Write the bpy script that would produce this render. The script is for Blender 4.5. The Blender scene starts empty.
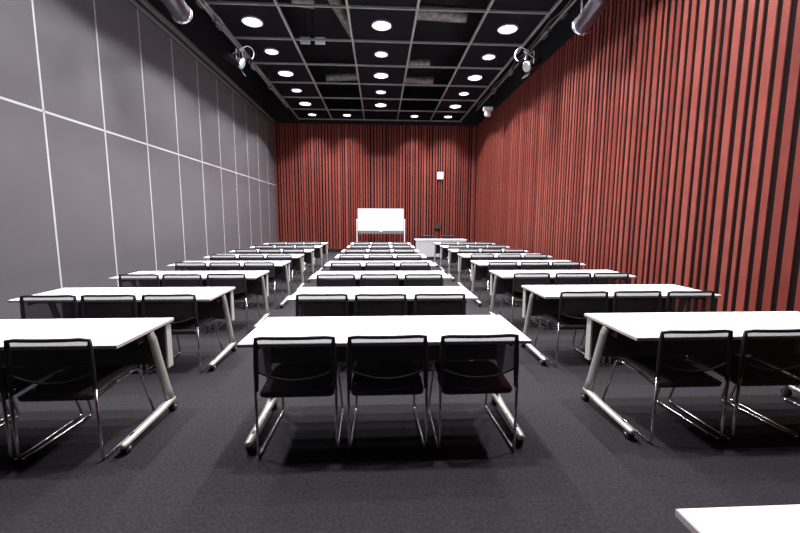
import bpy, bmesh, math, random
from mathutils import Vector, Matrix
random.seed(7)
S = bpy.context.scene
COL = S.collection
PI = math.pi

# ------------------------------------------------------------------ materials
def mat(name, col, rough=.5, metal=0., spec=.5, noise=0., nscale=40., bump=0., emit=None, estr=0.):
    m = bpy.data.materials.new(name); m.use_nodes = True
    nt = m.node_tree; b = nt.nodes['Principled BSDF']
    b.inputs['Base Color'].default_value = (*col, 1)
    b.inputs['Roughness'].default_value = rough
    b.inputs['Metallic'].default_value = metal
    b.inputs['Specular IOR Level'].default_value = spec
    if emit:
        b.inputs['Emission Color'].default_value = (*emit, 1)
        b.inputs['Emission Strength'].default_value = estr
    if noise or bump:
        tc = nt.nodes.new('ShaderNodeTexCoord')
        nz = nt.nodes.new('ShaderNodeTexNoise'); nz.inputs['Scale'].default_value = nscale
        nz.inputs['Detail'].default_value = 5
        nt.links.new(tc.outputs['Object'], nz.inputs['Vector'])
        if noise:
            r = nt.nodes.new('ShaderNodeValToRGB')
            r.color_ramp.elements[0].position = .3; r.color_ramp.elements[1].position = .7
            r.color_ramp.elements[0].color = (*[c*(1-noise) for c in col], 1)
            r.color_ramp.elements[1].color = (*[min(1, c*(1+noise)) for c in col], 1)
            nt.links.new(nz.outputs['Fac'], r.inputs['Fac'])
            nt.links.new(r.outputs['Color'], b.inputs['Base Color'])
        if bump:
            bp = nt.nodes.new('ShaderNodeBump'); bp.inputs['Strength'].default_value = bump
            bp.inputs['Distance'].default_value = .004
            nt.links.new(nz.outputs['Fac'], bp.inputs['Height'])
            nt.links.new(bp.outputs['Normal'], b.inputs['Normal'])
    return m

def mesh_mat(name, col, trans):
    """woven see-through fabric: a share of the light passes straight between the threads"""
    m = mat(name, col, .55, spec=.3)
    nt = m.node_tree; b = nt.nodes['Principled BSDF']; out = nt.nodes['Material Output']
    t = nt.nodes.new('ShaderNodeBsdfTransparent'); mx = nt.nodes.new('ShaderNodeMixShader')
    mx.inputs[0].default_value = trans
    nt.links.new(b.outputs[0], mx.inputs[1]); nt.links.new(t.outputs[0], mx.inputs[2])
    nt.links.new(mx.outputs[0], out.inputs['Surface'])
    return m

M = dict(
    carpet=mat('carpet', (.0285, .0262, .0288), .95, spec=.1, noise=.30, nscale=55, bump=.5),
    grey=mat('grey_panel', (.116, .107, .112), .42, spec=.35, noise=.05, nscale=1.3),
    seam=mat('seam_strip', (.50, .48, .51), .5),
    ledge=mat('ledge_grey', (.12, .11, .11), .6),
    black=mat('matt_black', (.012, .012, .013), .8, spec=.2),
    backing=mat('slat_backing', (.009, .006, .006), .9, spec=.05),
    red1=mat('slat_red_one', (.200, .042, .030), .5, spec=.2, noise=.10, nscale=6),
    red2=mat('slat_red_two', (.170, .034, .025), .5, spec=.2, noise=.10, nscale=6),
    red3=mat('slat_red_three', (.235, .054, .040), .5, spec=.2, noise=.10, nscale=6),
    grid=mat('grid_metal', (.28, .265, .26), .5, spec=.3),
    infill=mat('ceiling_infill', (.006, .006, .008), .6, spec=.05),
    duct=mat('duct_silver', (.20, .19, .17), .5, metal=.3, noise=.5, nscale=9),
    lens=mat('lamp_lens', (.9, .9, .9), .4, emit=(1, .98, 1), estr=9),
    lens2=mat('lamp_lens_small', (.9, .9, .9), .4, emit=(1, .95, 1), estr=5),
    rim=mat('lamp_rim', (.62, .60, .64), .35, metal=.3),
    top=mat('table_white', (.82, .81, .84), .38, spec=.4),
    edge=mat('table_edge', (.50, .42, .42), .5),
    panel=mat('modesty_grey', (.50, .46, .43), .5),
    alu=mat('satin_aluminium', (.52, .495, .45), .42, metal=.45),
    under=mat('steel_and_panel_shade', (.045, .042, .042), .5),
    rubber=mat('black_rubber', (.014, .014, .015), .5),
    hub=mat('caster_hub', (.35, .34, .33), .4, metal=.5),
    chrome=mat('chrome', (.62, .60, .60), .18, metal=1.),
    frame=mat('chair_black', (.021, .019, .020), .42, spec=.45),
    mesh=mesh_mat('chair_mesh', (.028, .025, .026), .24),
    seat=mat('seat_mesh', (.034, .027, .026), .5, spec=.4, noise=.2, nscale=300),
    board=mat('board_white', (.85, .85, .88), .25, spec=.5),
    boardframe=mat('board_frame', (.62, .60, .61), .4, metal=.3),
    tray=mat('board_tray', (.17, .15, .155), .5),
    white=mat('white_plastic', (.82, .81, .82), .45),
    steel=mat('pipe_steel', (.42, .41, .44), .3, metal=.9),
    can=mat('spot_body', (.10, .085, .10), .3, metal=.8),
    canring=mat('spot_ring', (.75, .78, .80), .25, metal=.8),
    glass=mat('spot_glass', (.75, .77, .8), .15, spec=.8),
    darkglass=mat('spot_front', (.05, .05, .06), .1, spec=.8),
)

# ------------------------------------------------------------------ geometry helpers
def box(bm, x0, x1, y0, y1, z0, z1, mi=0, bev=0.):
    vs = [bm.verts.new(p) for p in ((x0,y0,z0),(x1,y0,z0),(x1,y1,z0),(x0,y1,z0),(x0,y0,z1),(x1,y0,z1),(x1,y1,z1),(x0,y1,z1))]
    fs = []
    for f in ((0,3,2,1),(4,5,6,7),(0,1,5,4),(1,2,6,5),(2,3,7,6),(3,0,4,7)):
        q = bm.faces.new([vs[i] for i in f]); q.material_index = mi; fs.append(q)
    if bev:
        es = list({e for f in fs for e in f.edges})
        bmesh.ops.bevel(bm, geom=es, offset=bev, segments=2, affect='EDGES', profile=.6)

def fillet(pts, r, n=5):
    pts = [Vector(p) for p in pts]; out = [pts[0]]
    for i in range(1, len(pts)-1):
        a, b, c = pts[i-1], pts[i], pts[i+1]
        d1 = (a-b); d2 = (c-b); rr = min(r, d1.length*.45, d2.length*.45)
        p0 = b+d1.normalized()*rr; p1 = b+d2.normalized()*rr
        for k in range(n+1):
            t = k/n; out.append((1-t)**2*p0+2*t*(1-t)*b+t*t*p1)
    out.append(pts[-1]); return out

def tube(bm, pts, r, n=8, mi=0, sx=1., sy=1., radii=None, cap=True):
    pts = [Vector(p) for p in pts]; rings = []
    t0 = (pts[1]-pts[0]).normalized()
    u = t0.orthogonal().normalized()
    if abs(t0.x) < .9:
        u = (Vector((1,0,0))-t0*t0.x).normalized()
    for i, p in enumerate(pts):
        t = ((pts[min(i+1,len(pts)-1)]-p).normalized()+(p-pts[max(i-1,0)]).normalized()).normalized()
        u = (u-t*u.dot(t)).normalized(); v = t.cross(u)
        rr = radii[i] if radii else r
        rings.append([bm.verts.new(p+(u*math.cos(2*PI*k/n)*sx+v*math.sin(2*PI*k/n)*sy)*rr) for k in range(n)])
    for a, b in zip(rings, rings[1:]):
        for k in range(n):
            f = bm.faces.new((a[k], a[(k+1)%n], b[(k+1)%n], b[k])); f.material_index = mi; f.smooth = True
    if cap:
        f = bm.faces.new(rings[0][::-1]); f.material_index = mi
        f = bm.faces.new(rings[-1]); f.material_index = mi

def lathe(bm, prof, axis_o, axis_d, n=24, mi=0):
    """profile [(radius, distance along the axis)]"""
    d = Vector(axis_d).normalized(); u = d.orthogonal().normalized(); v = d.cross(u); o = Vector(axis_o)
    rings = []
    for r, h in prof:
        if r < 1e-6: rings.append([bm.verts.new(o+d*h)])
        else: rings.append([bm.verts.new(o+d*h+(u*math.cos(2*PI*k/n)+v*math.sin(2*PI*k/n))*r) for k in range(n)])
    for a, b in zip(rings, rings[1:]):
        for k in range(n):
            l = [a[k%len(a)], a[(k+1)%len(a)], b[(k+1)%len(b)], b[k%len(b)]]
            l2 = []
            for q in l:
                if q not in l2: l2.append(q)
            if len(l2) > 2:
                f = bm.faces.new(l2); f.material_index = mi; f.smooth = True

def obj(name, bm, ms, parent=None):
    me = bpy.data.meshes.new(name)
    bmesh.ops.recalc_face_normals(bm, faces=bm.faces[:])
    bm.to_mesh(me); bm.free()
    for m in (ms if isinstance(ms, (list, tuple)) else [ms]): me.materials.append(m)
    o = bpy.data.objects.new(name, me); COL.objects.link(o)
    if parent: o.parent = parent
    return o
def B(): return bmesh.new()
def tag(o, label, cat, group=None):
    o['label'] = label; o['category'] = cat
    if group: o['group'] = group
    return o
def thing(name, label, cat, loc, group=None, rz=0.):
    o = bpy.data.objects.new(name, None); COL.objects.link(o)
    o.location = loc; o.rotation_euler = (0, 0, rz); o.empty_display_size = .1
    return tag(o, label, cat, group)
def copy_tree(o, parent=None):
    c = o.copy(); COL.objects.link(c)
    if parent: c.parent = parent
    for ch in list(o.children): copy_tree(ch, c)
    return c
def struct(o):
    o['kind'] = 'structure'; return o

# ------------------------------------------------------------------ the room
XL, XR, YF, YR = -4.42, 4.22, 17.26, -3.0
ZC, ZD = 5.58, 6.9          # hanging grid, dark deck above it
bm = B(); box(bm, XL-.15, XR+.25, YR-.15, YF+.25, -.12, 0); struct(obj('floor', bm, M['carpet']))
deck = B(); box(deck, XL-.15, XR+.25, YR-.15, YF+.25, ZD, ZD+.1); ceiling = struct(obj('ceiling', deck, M['black']))

# left wall: grey panels with pale seam strips, dark upstand above
bm = B(); box(bm, XL-.12, XL, YR, YF, 0, 5.27)
y = 16.09-1.165*16
while y < YF-.2:
    if y > YR: box(bm, XL, XL+.002, y-.014, y+.014, .08, 5.27, 1)
    y += 1.165
box(bm, XL, XL+.002, YR, YF, 2.845, 2.875, 1)
struct(obj('wall_left', bm, [M['grey'], M['seam']]))
bm = B(); box(bm, XL-.12, XL, YR, YF, 5.27, ZD); struct(obj('trim_1', bm, M['black']))
bm = B(); box(bm, XL, XL+.06, YR, YF, 5.29, 5.34); box(bm, XL, XL+.10, YR, YF, 5.44, 5.50); struct(obj('trim_2', bm, M['ledge']))
bm = B(); box(bm, XL, XL+.012, YR, YF, 0, .08); struct(obj('baseboard_left', bm, M['black']))

# slatted walls
def slat_run(a0, a1, put, seed, g0=.056, g1=.074):
    rnd = random.Random(seed); a = a0
    seq = [.092, .048, .078, .062, .098, .05, .07]
    while a < a1-.1:
        w = rnd.choice(seq); put(a, a+w, rnd.choice((1, 1, 2, 2, 3, 3))); a += w+rnd.uniform(g0, g1)
ZS = 5.42
bm = B(); box(bm, XR, XR+.2, YR, YF, 0, ZS, 0)
slat_run(YR+.02, YF-.03, lambda a, b, m: box(bm, XR-.016, XR, a, b, .12, ZS, m), 3)
struct(obj('wall_right', bm, [M['backing'], M['red1'], M['red2'], M['red3']]))
bm = B(); box(bm, XR-.02, XR+.2, YR, YF, ZS, ZD); struct(obj('trim_3', bm, M['black']))
bm = B(); box(bm, XR-.026, XR, YR, YF, 0, .12); struct(obj('baseboard_right', bm, M['black']))
bm = B(); box(bm, XL-.12, XR+.2, YF, YF+.2, 0, ZS, 0)
slat_run(XL+.01, XR-.02, lambda a, b, m: box(bm, a, b, YF-.03, YF, .14, ZS, m), 11, .034, .062)
box(bm, XR-.09, XR-.028, YF-.03, YF, .14, ZS, 1)
struct(obj('wall_front', bm, [M['backing'], M['red1'], M['red2'], M['red3']]))
bm = B(); box(bm, XL-.12, XR+.2, YF-.02, YF+.2, ZS, ZD); struct(obj('trim_4', bm, M['black']))
bm = B(); box(bm, XL, XR-.027, YF-.034, YF, 0, .14); struct(obj('baseboard_front', bm, M['black']))
bm = B(); box(bm, XL-.12, XR+.2, YR-.12, YR, 0, ZD); struct(obj('wall_rear', bm, M['grey']))

# hanging ceiling: open grid of pale bars, black infill over the three lamp strips
GX = [-3.36, -1.98, -.615, .765, 2.165, 3.45]
GY = [17.2-1.483*i for i in range(14)]
bm = B()
for x in GX: box(bm, x-.022, x+.022, GY[-1]-.02, GY[0]+.02, ZC, ZC+.05)
for y in GY: box(bm, GX[0], GX[-1], y-.018, y+.018, ZC+.004, ZC+.046)
g = struct(obj('trim_5', bm, M['grid']))
for a, b in ((0, 1), (2, 3), (4, 5)):
    bm = B(); box(bm, GX[a]+.022, GX[b]-.022, GY[-1], GY[0], ZC+.05, ZC+.07)
    obj('infill_panel', bm, M['infill'], g)
# hangers of the grid up to the deck
bm = B()
for x in GX:
    for y in GY[::2]: tube(bm, [(x, y, ZC+.04), (x, y, ZD)], .006, 6)
obj('hanger', bm, M['black'], g)

# ducts seen faintly through the open strips
def duct(label, pts, r, ribs=True):
    bm = B(); P = fillet(pts, .5, 6); Q = []; R = []
    for a, b in zip(P, P[1:]):
        n = max(1, int((b-a).length/.06))
        for k in range(n): Q.append(a+(b-a)*k/n); R.append(r*(1.04 if len(Q) % 2 and ribs else .98))
    Q.append(P[-1]); R.append(r)
    tube(bm, Q, r, 16, radii=R)
    return tag(obj('air_duct', bm, M['duct']), label, 'duct', 'air ducts above the open ceiling grid')
duct('silver flexible air duct above the nearest open ceiling cell, right of middle', [(.85, 9.9, 6.35), (2.1, 10.0, 6.35)], .17)
duct('silver flexible air duct above the open ceiling, second one right of middle', [(.8, 12.9, 6.3), (1.6, 12.8, 6.3)], .15)
duct('silver air duct running lengthwise above open ceiling, left of middle', [(-1.3, 8.0, 6.5), (-1.0, 10.0, 6.5), (-.5, 12.2, 6.45), (.3, 13.2, 6.45)], .14)
duct('short silver air duct above nearest open ceiling cell, left of middle', [(-1.95, 9.4, 6.3), (-1.75, 9.5, 6.3), (-1.45, 9.55, 6.3)], .13)
duct('silver air duct crossing above the farthest open ceiling cells', [(-1.8, 14.3, 6.3), (-.7, 14.1, 6.3), (1.9, 14.4, 6.3)], .13)
t = thing('mounting_bracket', 'pair of pale metal plates above open ceiling, left of middle', 'bracket', (-1.72, 10.9, 6.05))
for sx in (-1, 1):
    bm = B(); box(bm, sx*.19-.13, sx*.19+.13, -.01, .01, -.09, .09, bev=.004); obj('plate', bm, M['white'], t)
bm = B(); box(bm, -.5, .5, .012, .05, .05, .09); tube(bm, [(0, .03, .07), (0, .03, .849)], .012, 6); obj('hanger', bm, M['black'], t)

# ------------------------------------------------------------------ downlights
def make_light(big):
    R = .192 if big else .148
    t = thing('downlight', '', 'ceiling light', (0, 0, 0), 'round downlights in the black ceiling')
    bm = B(); lathe(bm, [(R+.03, 0), (R+.034, -.02), (R+.012, -.035), (R, -.03), (R, 0)], (0,0,0), (0,0,1), 28); obj('trim_ring', bm, M['rim'], t)
    bm = B(); lathe(bm, [(0, -.022), (R*.5, -.022), (R, -.012), (R, -.002), (0, -.002)], (0,0,0), (0,0,1), 28); obj('lens', bm, M['lens' if big else 'lens2'], t)
    return t
SPOT_E, SPOT_COL, BEAM = 700., (.95, .955, 1), 3.0
def spot_data(name, e, cone=122, blend=.14):
    L = bpy.data.lights.new(name, 'SPOT'); L.energy = e; L.color = SPOT_COL
    L.spot_size = math.radians(cone); L.spot_blend = blend; L.shadow_soft_size = .12
    # reflector lamp: the beam is strongest straight down and falls off towards the cut-off angle
    L.use_nodes = True; nt = L.node_tree; em = nt.nodes['Emission']
    tc = nt.nodes.new('ShaderNodeTexCoord'); sx = nt.nodes.new('ShaderNodeSeparateXYZ')
    ab = nt.nodes.new('ShaderNodeMath'); ab.operation = 'ABSOLUTE'
    pw = nt.nodes.new('ShaderNodeMath'); pw.operation = 'POWER'; pw.inputs[1].default_value = BEAM
    nt.links.new(tc.outputs['Normal'], sx.inputs[0]); nt.links.new(sx.outputs['Z'], ab.inputs[0])
    ad = nt.nodes.new('ShaderNodeMath'); ad.inputs[1].default_value = .17
    nt.links.new(ab.outputs[0], pw.inputs[0]); nt.links.new(pw.outputs[0], ad.inputs[0]); nt.links.new(ad.outputs[0], em.inputs['Strength'])
    return L
SB, SS = spot_data('lamp_big', SPOT_E), spot_data('lamp_small', SPOT_E*.62)
SE = spot_data('lamp_end', SPOT_E*.62, 104, .85)
protos = {}
ORD = ['last', 'second', 'third', 'fourth', 'fifth', 'sixth', 'seventh', 'eighth', 'ninth', 'tenth', 'eleventh', 'twelfth']
def put_light(x, y, big, label, z=ZC+.05, dat=None):
    if big in protos:
        t = copy_tree(protos[big])
        for q in [q for q in t.children if q.type == 'LIGHT']: bpy.data.objects.remove(q)
    else: t = protos[big] = make_light(big)
    t.location = (x, y, z); t['label'] = label
    l = bpy.data.objects.new('lamp', dat or (SB if big else SS)); COL.objects.link(l)
    l.parent = t; l.location = (0, 0, -.17)
    return t
Y_LAST = 2.5
for i in range(12):
    y = 16.53-1.497*i
    if y < Y_LAST: break
    big = i % 2 == 1
    cols = [(-2.69, 'left row'), (.06, 'middle row'), (2.83, 'right row')]
    if i == 0: cols = [(-2.69, 'leftmost'), (-1.3, 'second from left'), (1.44, 'third from left'), (2.82, 'rightmost')]
    for x, c in cols:
        lb = f'small round ceiling downlight in the four across nearest red end wall, {c}' if i == 0 else \
             f'{"large bright" if big else "small"} round ceiling downlight, {c}, {ORD[i]} from the red end wall'
        z = ZC+.05
        if i == 0 and abs(x) < 2: z = ZC+.05
        put_light(x, y, big, lb, z, SE if i == 0 else None)
# carrier plates for the two end lamps over open cells
for x, w in ((-1.3, 'left'), (1.44, 'right')):
    bm = B(); box(bm, x-.66, x+.66, 16.2, 16.86, ZC+.05, ZC+.07); obj('infill_panel', bm, M['infill'], g)

# ------------------------------------------------------------------ lighting pipes and stage lamps
def pipe(x, side, s):
    t = thing('lighting_pipe', f'long steel lighting pipe hung under ceiling along the {side} wall', 'pipe', (x, 0, 5.3), 'lighting pipes')
    bm = B(); tube(bm, [(0, -1, 0), (0, 14.35, 0)], .022, 10); obj('pipe', bm, M['steel'], t)
    for y in (.6, 3.6, 6.4, 8.3, 10.4, 12.2, 14.0):
        bm = B(); tube(bm, [(0, y, .02), (0, y, ZD-5.3)], .008, 6); box(bm, -.04, .04, y-.03, y+.03, -.035, .045, bev=.008); obj('hanger', bm, M['under'], t)
    bm = B()
    pts = []
    for k in range(60):
        y = -1+k*.255; pts.append((s*.05+.012*math.sin(k*1.7), y, .05+.03*math.sin(k*.9)))
    tube(bm, pts, .006, 6); obj('cable', bm, M['steel'], t)
    for y in (7.75, 8.6, 10.75, 12.3):
        bm = B(); box(bm, -s*.03-.035, -s*.03+.035, y-.12, y+.12, -.03, .10, bev=.012); obj('socket_box', bm, M['steel' if y > 10 else 'under'], t)
    return t
pipe(-3.19, 'left grey', 1); pipe(3.46, 'right red', -1)

def can(x, s, label):
    """big barrel spotlight lying along the room, clamped under the pipe"""
    t = thing('stage_spotlight', label, 'spotlight', (x, 6.75, 4.86), 'stage spotlights')
    tilt = math.radians(-9); ax = Vector((-.06*s, math.cos(tilt), math.sin(tilt)))
    o = -ax*.42
    bm = B(); lathe(bm, [(0, 0), (.09, 0), (.13, .05), (.145, .12), (.145, .74), (.14, .75)], o, ax, 28); obj('barrel', bm, M['can'], t)
    bm = B(); lathe(bm, [(.14, .73), (.165, .735), (.165, .775), (.145, .785), (.135, .75)], o, ax, 28); obj('front_ring', bm, M['canring'], t)
    bm = B(); lathe(bm, [(0, .742), (.14, .742), (.14, .73), (0, .73)], o, ax, 24); obj('lens', bm, M['darkglass'], t)
    bm = B()
    tube(bm, fillet([(-.165, 0, -.02), (-.165, 0, .30), (.165, 0, .30), (.165, 0, -.02)], .04), .014, 8, sy=1.6); obj('yoke', bm, M['steel'], t)
    bm = B(); box(bm, -.04, .04, -.03, .03, .30, .412, bev=.008); obj('clamp', bm, M['under'], t)
    bm = B(); tube(bm, fillet([(.0, -.40, .02), (.02, -.52, .15), (.08*s, -.3, .30), (.05*s, 0, .38)], .1), .011, 6); obj('cable', bm, M['rim'], t)
    return t
can(-3.22, 1, 'large barrel spotlight on left ceiling pipe at top edge of view')
can(3.50, -1, 'large barrel spotlight on right ceiling pipe at top edge of view')

def fresnel(x, y, z, aim, label):
    t = thing('stage_spotlight', label, 'spotlight', (x, y, z), 'stage spotlights')
    a = Vector(aim).normalized()
    bm = B(); lathe(bm, [(0, -.34), (.07, -.34), (.095, -.26), (.095, .02), (.11, .03), (.11, .08)], (0,0,0), a, 20); obj('barrel', bm, M['rubber'], t)
    bm = B(); lathe(bm, [(.10, .078), (.115, .078), (.115, .115), (.10, .12), (.0, .105)], (0,0,0), a, 20); obj('lens', bm, M['glass'], t)
    sd = Vector((-a.y, a.x, 0)).normalized()*.125
    up = Vector((0, 0, 5.3-z-.08))
    bm = B(); tube(bm, fillet([tuple(sd), tuple(sd+up), tuple(-sd+up), tuple(-sd)], .04), .011, 8, sy=1.6); obj('yoke', bm, M['steel'], t)
    bm = B(); box(bm, -.035, .035, -.03, .03, 5.3-z-.09, 5.3-z-.028, bev=.008); obj('clamp', bm, M['under'], t)
    bm = B()
    s = 1 if x < 0 else -1
    pts = [Vector((0, 0, 5.3-z-.06))]
    for k in range(15):
        an = k/14*2*PI*.9; pts.append(Vector((s*(.20+.14*math.sin(an)), .04+.02*k*.3, 5.3-z-.10+.15*math.cos(an))))
    pts.append(-a*.25)
    tube(bm, fillet([tuple(p) for p in pts], .05, 3), .012, 6); obj('cable', bm, M['white'], t)
    for k, vv in enumerate((.115, -.115)):
        u = a.cross(Vector((0,0,1))).normalized(); w = u.cross(a)
        bm = B()
        c = a*.12+w*vv
        q = [c-u*.09, c+u*.09, c+u*.12+a*.13+w*vv*.7, c-u*.12+a*.13+w*vv*.7]
        v1 = [bm.verts.new(p) for p in q]; v2 = [bm.verts.new(p+w*.004) for p in q]
        bm.faces.new(v1); bm.faces.new(v2[::-1])
        for i in range(4): bm.faces.new((v1[i], v1[(i+1)%4], v2[(i+1)%4], v2[i]))
        obj('barn_door', bm, M['black'], t)
    return t
fresnel(-3.19, 9.55, 4.99, (.85, .05, -.45), 'small stage spotlight with looped cable on left ceiling pipe')
fresnel(3.44, 9.25, 4.95, (-.85, -.25, -.45), 'small stage spotlight with looped cable on right ceiling pipe')

t = thing('security_camera', 'white camera hanging below ceiling beside right red wall', 'camera', (3.62, 13.4, 5.0), None)
bm = B(); tube(bm, [(0, 0, .15), (0, 0, ZD-5.0)], .02, 8); obj('stem', bm, M['black'], t)
bm = B(); box(bm, -.15, .15, -.09, .09, .04, .16, bev=.02); obj('bracket', bm, M['white'], t)
bm = B(); lathe(bm, [(0, .05), (.10, .05), (.105, -.08), (.09, -.13), (0, -.14)], (0,0,0), (0,0,1), 20); obj('body', bm, M['white'], t)

# ------------------------------------------------------------------ tables
def caster(bm_w, bm_h, x, y):
    for dx in (-.012, .012):
        lathe(bm_w, [(0, -.010), (.027, -.010), (.033, -.006), (.033, .006), (.027, .010), (0, .010)], (x+dx, y, .033), (1, 0, 0), 16)
    lathe(bm_h, [(0, -.024), (.012, -.024), (.012, .024), (0, .024)], (x, y, .033), (1, 0, 0), 12)
def make_table():
    t = thing('folding_table', '', 'table', (0, 0, 0), 'white seminar tables')
    bm = B(); box(bm, -.9, .9, -.3, .348, .696, .72, 0, .003); obj('tabletop', bm, M['top'], t)
    bm = B()
    for a in ((-.902, .902, -.3025, -.2995), (-.902, .902, .3475, .3505), (-.9025, -.8995, -.3, .348), (.8995, .9025, -.3, .348)):
        box(bm, *a, .6985, .7165)
    obj('edge_band', bm, M['edge'], t)
    bm = B(); box(bm, -.869, .869, .304, .318, .37, .69); mp = obj('modesty_panel', bm, M['under'], t)  # face coloured dark to paint in the shade under the tabletop
    for s in (-1, 1):
        bm = B(); box(bm, s*.878-.008, s*.878+.008, .266, .332, .355, .692, 0, .004); obj('end_cap', bm, M['panel'], mp)
    bm = B(); box(bm, -.84, .84, .07, .12, .64, .68, 0, .006); box(bm, -.80, .80, -.22, -.19, .672, .695)
    obj('crossbeam', bm, M['under'], t)
    for s in (-1, 1):
        x = s*.868
        bm = B()
        tube(bm, [(x, .085, .69), (x, .12, .62), (x, .25, .20), (x, .285, .105)], .03, 14, sx=.75, sy=1.25, radii=[.026, .028, .032, .036])
        lg = obj('leg', bm, M['alu'], t)
        bm = B(); box(bm, x-s*.045-.02, x-s*.045+.02, .0, .14, .62, .694, 0, .006); tube(bm, [(x-s*.06, -.20, .66), (x-s*.06, .06, .66)], .012, 8)
        obj('hinge_bracket', bm, M['under'], lg)
        bm = B()
        tube(bm, [(x, .335, .080), (x, .32, .093), (x, .29, .102), (x, .24, .092), (x, .10, .079), (x, -.15, .071), (x, -.25, .068), (x, -.285, .067), (x, -.294, .066)], .03, 14,
             sx=.92, sy=.74, radii=[.014, .027, .036, .034, .031, .030, .029, .026, .016])
        ft = obj('foot', bm, M['alu'], t)
        bm = B(); box(bm, x-.006, x+.006, -.20, -.165, .085, .0945); obj('slot', bm, M['rubber'], ft)
        for yy in (.315, -.245):
            w, h = B(), B(); caster(w, h, x, yy); bm = w
            obj('caster', bm, M['rubber'], ft); obj('caster_hub', h, M['hub'], ft)
    return t
tproto = make_table()
ROW = ['nearest', 'second-nearest', 'third-nearest', 'fourth-nearest', 'fourth-farthest', 'third-farthest', 'second-farthest', 'farthest']
CAT = {'c': 'centre column', 'l': 'left column by grey wall', 'r': 'right column by red slat wall'}
Y0, SP = 2.333, 1.3317
CX = {'c': [.045, .038, .012, .015, .025, .022, .035, .04],
      'l': [-2.462, -2.49, -2.488, -2.48, -2.49, -2.495, -2.48, -2.51],
      'r': [2.545, 2.52, 2.513, 2.55, 2.58, 2.60, 2.605, 2.612]}
DY = {'c': [-.012, -.025, -.05, -.03, -.02, -.01, .02, .02],
      'l': [.0, .02, .03, .03, .02, .01, .01, .03],
      'r': [.015, .02, -.01, .02, .03, .03, .04, .03]}
ROWX = {'c': [-.005, -.028, -.01, -.01, -.01, -.01, -.01, -.01], 'l': [0]*8, 'r': [0]*8}
OFF = {'c': [-.55, .0, .555], 'l': [-.51, .022, .545], 'r': [-.527, .02, .54]}
# ------------------------------------------------------------------ chairs
def make_chair():
    """origin on the floor under the rear legs, facing +Y"""
    t = thing('chair', '', 'chair', (0, 0, 0), 'black mesh chairs at the tables')
    # seat
    bm = B(); nx, ny = 8, 10; top = []; bot = []
    for j in range(ny+1):
        v = j/ny; y = .012+.468*v; rt = []; rb = []
        for i in range(nx+1):
            u = i/nx*2-1; hw = .218*(1-.10*max(0, v-.75)/.25*abs(u))
            z = .416+.024*min(1, v*1.6)-.012*(1-u*u)*math.sin(PI*v)-.05*max(0, v-.8)**2*25*.25
            x = u*hw
            rt.append(bm.verts.new((x, y, z))); rb.append(bm.verts.new((x*.97, y, z-.026)))
        top.append(rt); bot.append(rb)
    for j in range(ny):
        for i in range(nx):
            f = bm.faces.new((top[j][i], top[j][i+1], top[j+1][i+1], top[j+1][i])); f.smooth = True
            f = bm.faces.new((bot[j][i], bot[j+1][i], bot[j+1][i+1], bot[j][i+1])); f.smooth = True
    for j in range(ny):
        bm.faces.new((top[j][0], top[j+1][0], bot[j+1][0], bot[j][0])); bm.faces.new((top[j][nx], bot[j][nx], bot[j+1][nx], top[j+1][nx]))
    for i in range(nx):
        bm.faces.new((top[0][i], bot[0][i], bot[0][i+1], top[0][i+1])); bm.faces.new((top[ny][i], top[ny][i+1], bot[ny][i+1], bot[ny][i]))
    seat = obj('seat', bm, M['seat'], t)
    bm = B(); tube(bm, fillet([(-.215, .20, .420), (-.217, .013, .400), (.217, .013, .400), (.215, .20, .420)], .04), .0135, 8)
    obj('seat_rim', bm, M['frame'], seat)
    # backrest surface: leaning back, hollow in plan, lower edge a shallow arc
    def bp(u, z):
        k = (z-.42)/.349
        hw = .229+.006*(1-k)
        return Vector((u*hw, -.002+.002*k-.020*(1-u*u)*min(1, k*2.5), z))
    def arc(u): return .505+.055*u*u
    nx, nz = 12, 6
    bm = B(); g = []
    for j in range(nz+1):
        g.append([bm.verts.new(bp(-1+2*i/nx, arc(-1+2*i/nx)+(.762-arc(-1+2*i/nx))*j/nz)) for i in range(nx+1)])
    for j in range(nz):
        for i in range(nx):
            f = bm.faces.new((g[j][i], g[j][i+1], g[j+1][i+1], g[j+1][i])); f.smooth = True
    obj('backrest', bm, M['mesh'], t)
    # black frame round it
    bm = B()
    path = [bp(-1, .435), bp(-1, .56), bp(-1, .72), bp(-1, .759)]+[bp(-1+2*i/10, .766) for i in range(1, 10)]+[bp(1, .759), bp(1, .72), bp(1, .56), bp(1, .435)]
    rr = [.012, .0165, .0150, .0135]+[.0122]*9+[.0135, .0150, .0165, .012]
    tube(bm, path, .012, 8, sx=1.0, sy=.85, radii=rr)
    bf = obj('back_frame', bm, M['frame'], t)
    bm = B(); tube(bm, [bp(-1+2*i/14, arc(-1+2*i/14)) for i in range(15)], .0065, 8)
    obj('lower_rail', bm, M['frame'], bf)
    # sled legs: one bent chrome rod each side
    for s in (-1, 1):
        bm = B()
        pts = fillet([(s*.205, .10, .416), (s*.205, .470, .412), (s*.225, .590, .0115), (s*.240, .0, .0115), (s*.240, -.006, .46)], .035, 5)
        tube(bm, pts, .0092, 8)
        lg = obj('leg', bm, M['chrome'], t)
        for yy in (.06, .52):
            xx = .240-.015*yy/.59
            bm = B(); box(bm, s*xx-.011, s*xx+.011, yy-.03, yy+.03, .0, .019, 0, .004); obj('glide', bm, M['rubber'], lg)
    bm = B(); tube(bm, [(-.205, .13, .405), (.205, .13, .405)], .008, 8); tube(bm, [(-.205, .40, .402), (.205, .40, .402)], .008, 8)
    obj('crossbar', bm, M['frame'], t)
    return t
cproto = make_chair()
SEATS = {'c': ['left', 'middle', 'right'], 'l': ['wall end', 'middle', 'aisle end'], 'r': ['aisle end', 'middle', 'wall end']}
first = [True, True]
rj = random.Random(5)
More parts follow.
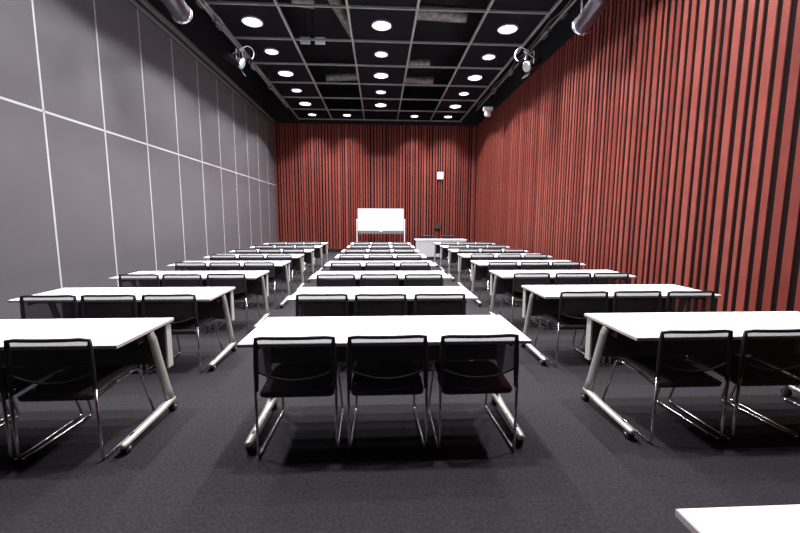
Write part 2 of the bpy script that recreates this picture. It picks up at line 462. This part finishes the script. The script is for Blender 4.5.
for c in 'clr':
    for r in range(8):
        tb = tproto if first[0] else copy_tree(tproto); first[0] = False
        yn = Y0+SP*r+DY[c][r]
        tb.location = (CX[c][r], yn+.3, 0)
        tb['label'] = f'white table with silver legs, {ROW[r]} with chairs in {CAT[c]}'
        tb['group'] = 'white seminar tables'
        for k in range(3):
            ch = cproto if first[1] else copy_tree(cproto); first[1] = False
            jx = rj.uniform(-.008, .008); jy = rj.uniform(-.018, .008); jr = rj.uniform(-.012, .012)
            if (c, r, k) == ('c', 0, 2): jx = .015; jr = .015
            ch.location = (CX[c][r]+ROWX[c][r]+OFF[c][k]+jx, yn-.03+jy, 0); ch.rotation_euler = (0, 0, jr)
            ch['label'] = f'black mesh chair, {SEATS[c][k]} of {ROW[r]} table in {CAT[c]}'
tb = copy_tree(tproto); tb.location = (.775+.9, .90-.3, 0); tb.rotation_euler = (0, 0, PI)
tb['label'] = 'white table corner at bottom right of view, with no chairs'

# presenter's table at the far end
t = thing('presenter_table', 'white-topped table with pale front panel before red end wall, right of whiteboard', 'table', (2.225, 14.3, 0), None)
bm = B(); box(bm, -.93, .93, -.3, .3, .69, .72, 0, .004); obj('tabletop', bm, M['top'], t)
bm = B(); box(bm, -.90, .90, -.285, -.262, .10, .69, 0, .004); obj('front_panel', bm, M['boardframe'], t)
for s in (-1, 1):
    bm = B(); tube(bm, [(s*.85, -.22, 0), (s*.85, -.22, .69)], .02, 10); obj('leg', bm, M['alu'], t)
    bm = B(); tube(bm, [(s*.85, .24, 0), (s*.85, .24, .69)], .02, 10); obj('leg', bm, M['alu'], t)
for x, w in ((1.88, 'left'), (2.66, 'right')):
    ch = copy_tree(cproto); ch.scale = (1.05, 1.05, 1.05); ch.location = (x, 15.25, 0.); ch.rotation_euler = (0, 0, PI)
    ch['label'] = f'black mesh chair behind the presenter table, {w} one'; ch['group'] = 'chairs behind the presenter table'

# ------------------------------------------------------------------ whiteboard
t = thing('whiteboard', 'white rolling whiteboard standing before the red slatted end wall', 'whiteboard', (.055, 16.3, 0), None)
bm = B(); box(bm, -.93, .93, -.012, .012, .98, 1.87, 0, .003); obj('writing_panel', bm, M['board'], t)
bm = B()
for a in ((-.95, .95, 1.865, 1.885), (-.95, .95, .96, .985)): box(bm, a[0], a[1], -.016, .016, a[2], a[3])
for s in (-1, 1): box(bm, s*.94-.01, s*.94+.01, -.016, .016, .96, 1.885)
obj('board_frame', bm, M['boardframe'], t)
bm = B(); box(bm, -.92, .92, -.09, -.016, .85, .865); box(bm, -.92, .92, -.095, -.088, .85, .935); box(bm, -.92, .92, -.016, -.010, .85, .965); obj('pen_tray', bm, M['tray'], t)
bm = B(); tube(bm, [(-.98, 0, .30), (.98, 0, .30)], .018, 8); obj('crossbar', bm, M['boardframe'], t)
for s in (-1, 1):
    bm = B(); box(bm, s*.985-.02, s*.985+.02, -.02, .02, .10, 1.45, 0, .004); tube(bm, [(s*.95, 0, 1.42), (s*.985, 0, 1.42)], .02, 10); obj('post', bm, M['white'], t)
    bm = B(); box(bm, s*.985-.022, s*.985+.022, -.28, .28, .06, .10, 0, .006); ft = obj('foot', bm, M['white'], t)
    for yy in (-.25, .25):
        w = B(); lathe(w, [(0, -.012), (.03, -.012), (.03, .012), (0, .012)], (s*.985, yy, .03), (1, 0, 0), 14); obj('caster', w, M['rubber'], ft)
bm = B(); box(bm, .0, .12, 16.225, 16.27, .8655, .965, 0, .006)
tag(obj('eraser', bm, M['white']), 'white board eraser in the tray of the whiteboard', 'eraser')

# things on the end wall
yf = YF-.03
t = thing('wall_speaker', 'square white wall box high on the red end wall, right side', 'speaker', (2.635, yf, 3.32), None)
bm = B(); box(bm, -.135, .135, -.07, 0, -.155, .155, 0, .012); obj('housing', bm, M['white'], t)
bm = B(); box(bm, -.115, .115, -.075, -.069, -.135, .135, 0, .003); obj('front_panel', bm, M['board'], t)
t = thing('wall_monitor', 'small black box on red end wall above the presenter table', 'wall box', (2.54, yf, 1.15), None)
bm = B(); box(bm, -.12, .12, -.08, 0, -.15, .14, 0, .008); obj('housing', bm, M['black'], t)
bm = B(); box(bm, -.10, .10, -.084, -.079, -.10, .12, 0, .002); obj('screen', bm, M['darkglass'], t)
bm = B(); box(bm, -.02, .02, -.025, 0, -.95, -.15); obj('conduit', bm, M['under'], t)

# ------------------------------------------------------------------ world, camera, view
w = bpy.data.worlds.new('World'); S.world = w; w.use_nodes = True
w.node_tree.nodes['Background'].inputs[0].default_value = (.02, .02, .022, 1)
w.node_tree.nodes['Background'].inputs[1].default_value = 1
f, pit, yaw, rol, h = 391.147, .1219, .0524, .0032, 1.4708
c, s = math.cos(yaw), math.sin(yaw)
fx = Vector((c, -s, 0)); fw0 = Vector((s, c, 0)); up0 = Vector((0, 0, 1))
fw = fw0*math.cos(pit)-up0*math.sin(pit); up = up0*math.cos(pit)+fw0*math.sin(pit)
rx = fx*math.cos(rol)+up*math.sin(rol); ux = up*math.cos(rol)-fx*math.sin(rol)
cam = bpy.data.cameras.new('camera'); co = bpy.data.objects.new('camera', cam); COL.objects.link(co)
cam.sensor_width = 36; cam.sensor_fit = 'HORIZONTAL'; cam.lens = 36*f/800; cam.clip_start = .05
co.matrix_world = Matrix(((rx.x, ux.x, -fw.x, 0), (rx.y, ux.y, -fw.y, 0), (rx.z, ux.z, -fw.z, h), (0, 0, 0, 1)))
S.camera = co
S.view_settings.view_transform = 'Standard'
try: S.view_settings.look = 'None'
except Exception: pass
S.view_settings.gamma = 1; S.view_settings.exposure = 0; S.view_settings.use_curve_mapping = False
